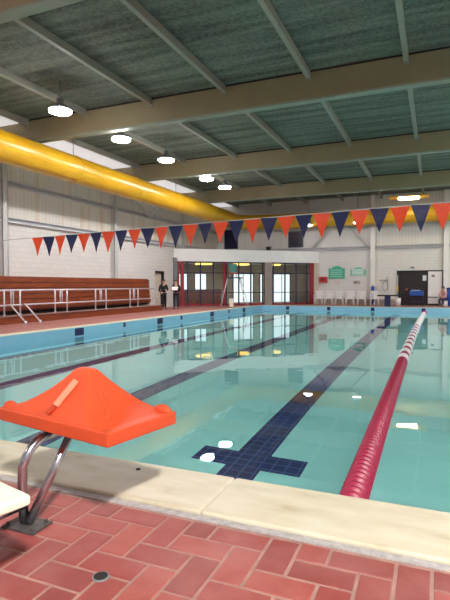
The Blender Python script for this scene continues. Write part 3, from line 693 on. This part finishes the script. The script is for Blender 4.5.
# far starting block with black top, bucket, pole
t = thing('starting_block', 'navy pedestal starting block with a black top at the far pool end', 'starting block', (-2.62, 31.0, 0))
b = bmesh.new(); box(b, -.16, .16, -.2, .2, 0, .62); link('pedestal', b, m_navyp, t, bevel=.02)
b = bmesh.new(); box(b, -.58, .55, -.26, .26, .62, .70); link('top_board', b, m_blackp, t, bevel=.015)
b = bmesh.new(); tube(b, [(.5, 0, .68), (.75, 0, .8), (1.0, 0, .98)], .03, 8); link('arm', b, m_blackp, t)
b = bmesh.new(); tube(b, [(1.0, 0, .98), (1.12, 0, 1.05)], .04, 8); link('arm_grip', b, m_orange, t)
t = thing('white_bucket', 'white plastic bucket right of the navy starting block', 'bucket', (-2.1, 31.6, 0))
b = bmesh.new(); cyl(b, (0, 0), .17, 0, .5, 18, .21); link('bucket_body', b, m_fwhite, t)
b = bmesh.new(); tube(b, [(.21 * math.cos(a * PI / 10), -.04, .46 - .14 * math.sin(a * PI / 10)) for a in range(11)], .01, 6); link('handle', b, m_grey, t)
t = thing('reach_pole', 'white pole with orange grip leaning at the left dark door', 'pole', (-2.2, 33.1, 0))
b = bmesh.new(); tube(b, [(0, 0, 0), (0, .06, 1.9)], .022, 8); link('pole_shaft', b, m_fwhite, t)
b = bmesh.new(); tube(b, [(0, .018, .85), (0, .033, 1.2)], .05, 8); link('pole_grip', b, m_yel, t)
t = thing('equipment_cart', 'blue equipment cart with a pale folded top in front of the dark doors', 'cart', (-1.05, 32.5, 0))
b = bmesh.new(); box(b, -.40, .40, -.25, .25, .62, .92); link('tub', b, m_blue, t, bevel=.04)
b = bmesh.new(); box(b, -.30, .22, -.27, .2, .92, .98); link('folded_towel', b, mat('pale_blue_cloth', rgb(150, 190, 226), .8), t, bevel=.02)
for sx in (-.36, .36):
    for sy in (-.2, .2):
        b = bmesh.new(); tube(b, [(sx, sy, .06), (sx, sy, .64)], .022, 8); link('leg', b, m_navyp, t)
        b = bmesh.new(); bmesh.ops.create_uvsphere(b, u_segments=10, v_segments=6, radius=.05)
        for v_ in b.verts: v_.co += Vector((sx, sy, .05))
        link('caster', b, m_blackp, t)
b = bmesh.new(); box(b, -.36, .36, -.2, .2, .22, .26); link('lower_shelf', b, m_navyp, t)
t = thing('door_notice', 'white paper notice taped to the right dark door leaf', 'notice', (-.62, WF + .075, 1.55)); link('sheet', (lambda b: (box(b, -.11, .11, -.006, 0, 0, .34), b)[1])(bmesh.new()), m_paper, t)
t = thing('door_lamp', 'small grey lamp on the far wall above the dark doors', 'wall lamp', (-1.33, WF - .01, 2.34))
b = bmesh.new(); box(b, -.1, .1, -.08, 0, 0, .1); link('lamp_body', b, m_grey, t, bevel=.02)
t = thing('blue_bin', 'blue plastic bin at the right edge beside the seated person', 'bin', (0.86, 32.6, 0))
b = bmesh.new(); cyl(b, (0, 0), .2, 0, 1.05, 20, .24); link('bin_body', b, m_blue, t)
b = bmesh.new(); cyl(b, (0, 0), .26, 1.05, 1.12, 20, .2); link('bin_lid', b, m_navyp, t)
t = thing('white_stool', 'white plastic stool under the seated person in pink', 'stool', (0.52, 32.3, 0))
b = bmesh.new(); cyl(b, (0, 0), .19, 0, .30, 18, .16); link('stool_body', b, m_fwhite, t)
b = bmesh.new(); cyl(b, (0, 0), .19, .30, .335, 18); link('stool_seat', b, m_fwhite, t, bevel=.01)

# ------------------------------------------------------------------ lifeguard chair and small sign before the lobby
a0 = math.atan2(PD.y, PD.x)
lg = thing('lifeguard_chair', 'tall white tubular lifeguard chair with a red seat before the lobby glass', 'lifeguard chair', (-11.45, 28.25, 0), a0 - .25)
for sx in (-1, 1):
    for sy in (-1, 1):
        b = bmesh.new(); tube(b, [(sx * .85 * (1 if sy < 0 else .9), sy * .42, 0), (sx * .38, sy * .26, 1.75)], .024, 8); link('leg', b, m_rail, lg)
for k, z in enumerate((.45, .9, 1.35)):
    s_ = 1 - z / 1.75
    b = bmesh.new(); tube(b, [(-.38 - .47 * s_, -.26 - .16 * s_, z), (-.38 - .47 * s_, .26 + .16 * s_, z)], .02, 8); link('rung', b, m_rail, lg)
b = bmesh.new(); box(b, -.42, .55, -.3, .3, 1.72, 1.78); link('platform_board', b, m_navyframe, lg)
b = bmesh.new(); box(b, -.28, .2, -.25, .25, 1.98, 2.06); link('seat', b, m_redbox, lg, bevel=.02)
for sx in (-.25, .17):
    for sy in (-.2, .2): b = bmesh.new(); tube(b, [(sx, sy, 1.76), (sx, sy, 2.0)], .018, 6); link('seat_post', b, m_rail, lg)
b = bmesh.new(); box(b, -.30, .22, .22, .27, 2.06, 2.62); link('backrest', b, m_teal, lg, bevel=.02)
for sx in (-.28, .2):
    b = bmesh.new(); tube(b, [(sx, .24, 2.3), (sx, -.24, 2.3), (sx, -.24, 2.04)], .018, 6); link('armrest', b, m_redbox, lg)
t = thing('floor_sign', 'small pale folding floor sign at the foot of the lifeguard chair', 'floor sign', (-11.35, 27.6, 0), .5)
for s in (-1, 1):
    b = bmesh.new(); mt2 = Matrix.Rotation(s * .22, 4, 'X') @ Matrix.Translation((0, 0, -.0)); box(b, -.12, .12, -.012, .012, 0, .5, 0, Matrix.Translation((0, s * .11, 0)) @ mt2); link('panel', b, m_tread if s < 0 else m_fwhite, t)

# ------------------------------------------------------------------ people
def skin(name, verts, edges, radii, m_, parent, root=0, sub=2):
    me = bpy.data.meshes.new(name); me.from_pydata([Vector(v_) for v_ in verts], edges, []); me.materials.append(m_)
    o = bpy.data.objects.new(name, me); C.objects.link(o); o.parent = parent
    sk = o.modifiers.new('skin', 'SKIN'); sk.use_smooth_shade = True
    if not me.skin_vertices: me.skin_vertices.new()
    for i_, r in enumerate(radii):
        rr = r if isinstance(r, tuple) else (r, r)
        me.skin_vertices[0].data[i_].radius = rr; me.skin_vertices[0].data[i_].use_root = (i_ == root)
    ss = o.modifiers.new('sub', 'SUBSURF'); ss.levels = sub; ss.render_levels = sub
    return o
def person(name, label, loc, rz, H=1.6, pose='stand', top=None, legs=None, hairm=None, arms=None):
    s = H / 1.75
    t = thing(name, label, 'person', loc, rz, None)
    def P(x, y, z): return (x * s, y * s, z * s)
    sit = pose == 'sit'
    dz = -.41 if sit else 0
    lean = -.16 if sit else 0
    J = {}
    J['pel'] = P(0, 0, .95 + dz); J['waist'] = P(0, lean * .3, 1.08 + dz); J['chest'] = P(0, lean * .8 + .01, 1.30 + dz); J['neck'] = P(0, lean * 1.1, 1.47 + dz)
    J['jaw'] = P(0, lean * 1.25 - .025, 1.555 + dz); J['head'] = P(0, lean * 1.3 - .01, 1.64 + dz); J['crown'] = P(0, lean * 1.3, 1.71 + dz)
    for n_, sg in (('l', 1), ('r', -1)):
        J['sh' + n_] = P(sg * .185, lean * .9 + .01, 1.41 + dz)
        if sit:
            J['el' + n_] = P(sg * .24, lean - .10, 1.16 + dz); J['wr' + n_] = P(sg * .13, lean - .30, 1.04 + dz)
            J['hip' + n_] = P(sg * .09, -.02, .90 + dz); J['kn' + n_] = P(sg * .12, -.44, .92 + dz); J['an' + n_] = P(sg * .12, -.42, .09); J['toe' + n_] = P(sg * .13, -.57, .035)
        else:
            e_, w_ = arms[0 if n_ == 'l' else 1]
            J['el' + n_] = P(sg * e_[0], e_[1], e_[2]); J['wr' + n_] = P(sg * w_[0], w_[1], w_[2])
            J['hip' + n_] = P(sg * .095, 0, .90); J['kn' + n_] = P(sg * .105, -.02, .50); J['an' + n_] = P(sg * .11, .01, .09); J['toe' + n_] = P(sg * .13, -.14, .035)
    keys = ['pel', 'waist', 'chest', 'neck', 'jaw', 'head', 'crown'] + [k + n_ for n_ in 'lr' for k in ('sh', 'el', 'wr', 'hip', 'kn', 'an', 'toe')]
    R_ = dict(pel=(.13, .1), waist=(.12, .095), chest=(.15, .105), neck=.052, jaw=.068, head=(.078, .095), crown=.055, sh=.058, el=.042, wr=.028, hip=.085, kn=.058, an=.042, toe=.035)
    E_ = [('pel', 'waist'), ('waist', 'chest'), ('chest', 'neck'), ('neck', 'jaw'), ('jaw', 'head'), ('head', 'crown')]
    for n_ in 'lr': E_ += [('chest', 'sh' + n_), ('sh' + n_, 'el' + n_), ('el' + n_, 'wr' + n_), ('pel', 'hip' + n_), ('hip' + n_, 'kn' + n_), ('kn' + n_, 'an' + n_), ('an' + n_, 'toe' + n_)]
    def rad(k): v_ = R_.get(k, R_.get(k[:-1])); return tuple(q_ * s for q_ in v_) if isinstance(v_, tuple) else v_ * s
    V = [J[k] for k in keys]; RR = [rad(k) for k in keys]; EE = [(keys.index(a), keys.index(b_)) for a, b_ in E_]
    for n_, sg in (('l', 1), ('r', -1)):       # palm and five fingers
        w_ = Vector(J['wr' + n_]); d = (w_ - Vector(J['el' + n_])).normalized(); sd = d.cross(Vector((0, 0, 1)));
        sd = sd.normalized() if sd.length > .2 else Vector((0, -1, 0)); nrm = sd.cross(d).normalized()
        iw = keys.index('wr' + n_); V.append(w_ + d * .06 * s); RR.append((.032 * s, .018 * s)); ip = len(V) - 1; EE.append((iw, ip))
        for k_, (off, L_) in enumerate(((-.027, .065), (-.009, .078), (.009, .074), (.027, .056))):
            a = w_ + d * .095 * s + sd * off * s; b2 = a + (d * .8 - nrm * .4) * L_ * .6 * s; c2 = b2 + (d * .3 - nrm * .8) * L_ * .5 * s
            V.extend([a, b2, c2]); RR.extend([.010 * s, .009 * s, .007 * s]); i0 = len(V) - 3; EE.extend([(ip, i0), (i0, i0 + 1), (i0 + 1, i0 + 2)])
        a = w_ + d * .04 * s - sd * .04 * s; b2 = a + (d * .7 - sd * .5) * .045 * s
        V.extend([a, b2]); RR.extend([.011 * s, .009 * s]); i0 = len(V) - 2; EE.extend([(ip, i0), (i0, i0 + 1)])
    skin('body', V, EE, RR, m_skin, t)
    def sub(name_, ks, m_, grow, ends=None):
        ed = [(ks.index(a), ks.index(b_)) for a, b_ in E_ if a in ks and b_ in ks]
        rr = []
        for k in ks:
            r = rad(k); rr.append(tuple(q_ + grow for q_ in r) if isinstance(r, tuple) else r + grow)
        return skin(name_, [J[k] for k in ks], ed, rr, m_, t)
    sub('jacket', ['pel', 'waist', 'chest', 'shl', 'ell', 'wrl', 'shr', 'elr', 'wrr'], top, .02)
    sub('trousers', ['pel', 'hipl', 'knl', 'anl', 'hipr', 'knr', 'anr'], legs, .018)
    sub_sh = bmesh.new()
    for n_ in 'lr':
        a = Vector(J['an' + n_]); b_ = Vector(J['toe' + n_])
        tube(sub_sh, [a + Vector((0, .05 * s, -.05 * s)), a + Vector((0, -.02 * s, -.045 * s)), b_ + Vector((0, 0, .012 * s)), b_ + Vector((0, -.05 * s, 0))], [.035 * s, .045 * s, .04 * s, .02 * s], 10)
    link('shoes', sub_sh, m_blackp, t)
    h_ = Vector(J['head'])
    b = bmesh.new(); bmesh.ops.create_uvsphere(b, u_segments=18, v_segments=12, radius=.126 * s)
    for v_ in list(b.verts):
        if v_.co.z < -.02 * s and v_.co.y < .02 * s or v_.co.y < -.075 * s and v_.co.z < .05 * s: b.verts.remove(v_)
    for v_ in b.verts: v_.co = Vector((v_.co.x * .86, v_.co.y * 1.02 + .012 * s, v_.co.z * 1.0 + .02 * s)) + h_
    link('hair', b, hairm or m_hair, t, smooth=True)
    # face
    b = bmesh.new(); tube(b, [h_ + Vector((0, -.085, .01)) * s, h_ + Vector((0, -.112, -.03)) * s, h_ + Vector((0, -.09, -.035)) * s], [.008 * s, .014 * s, .01 * s], 8); link('nose', b, m_skin, t)
    for sx in (-1, 1):
        b = bmesh.new(); bmesh.ops.create_uvsphere(b, u_segments=8, v_segments=6, radius=.012 * s)
        for v_ in b.verts: v_.co += h_ + Vector((sx * .032, -.084, .0)) * s
        link('eye', b, m_dark, t)
        b = bmesh.new(); bmesh.ops.create_uvsphere(b, u_segments=8, v_segments=6, radius=.022 * s)
        for v_ in b.verts: v_.co = Vector((v_.co.x * .4, v_.co.y * .7, v_.co.z * 1.3)) + h_ + Vector((sx * .083, .005, -.01)) * s
        link('ear', b, m_skin, t)
    b = bmesh.new(); tube(b, [h_ + Vector((-.025, -.085, -.068)) * s, h_ + Vector((0, -.096, -.07)) * s, h_ + Vector((.025, -.085, -.068)) * s], .006 * s, 6); link('mouth', b, mat('lip', rgb(160, 90, 84), .5), t)
    return t
pA = person('person', 'person in black coat and trousers standing by the door, left of the pair', (-13.5, 23.2, 0), .75, 1.60, 'stand', m_black, m_black,
            arms=(((.25, -.02, 1.14), (.12, -.22, 1.16)), ((.25, 0, 1.13), (.2, -.2, 1.02))))
pB = person('person', 'person in dark clothes holding white papers, right of the pair by the lobby', (-12.95, 23.6, 0), .3, 1.58, 'stand', m_black, mat('charcoal_cloth', rgb(36, 36, 44), .8),
            arms=(((.24, -.03, 1.13), (.08, -.26, 1.17)), ((.24, -.03, 1.13), (.08, -.26, 1.17))))
t = thing('paper_sheets', 'white paper sheets held by the person in dark clothes', 'papers', (-12.95 + .36 * math.sin(.3), 23.6 - .36 * math.cos(.3), 1.08), .3)
link('sheet', (lambda b: (box(b, -.16, .16, -.02, .02, -.06, .16, 0, Matrix.Rotation(-.6, 4, 'X')), b)[1])(bmesh.new()), m_paper, t)
person('person', 'person in a pink top seated on a white stool at the right edge', (0.52, 32.32, 0), -.5, 1.55, 'sit', m_pink, m_navyp)
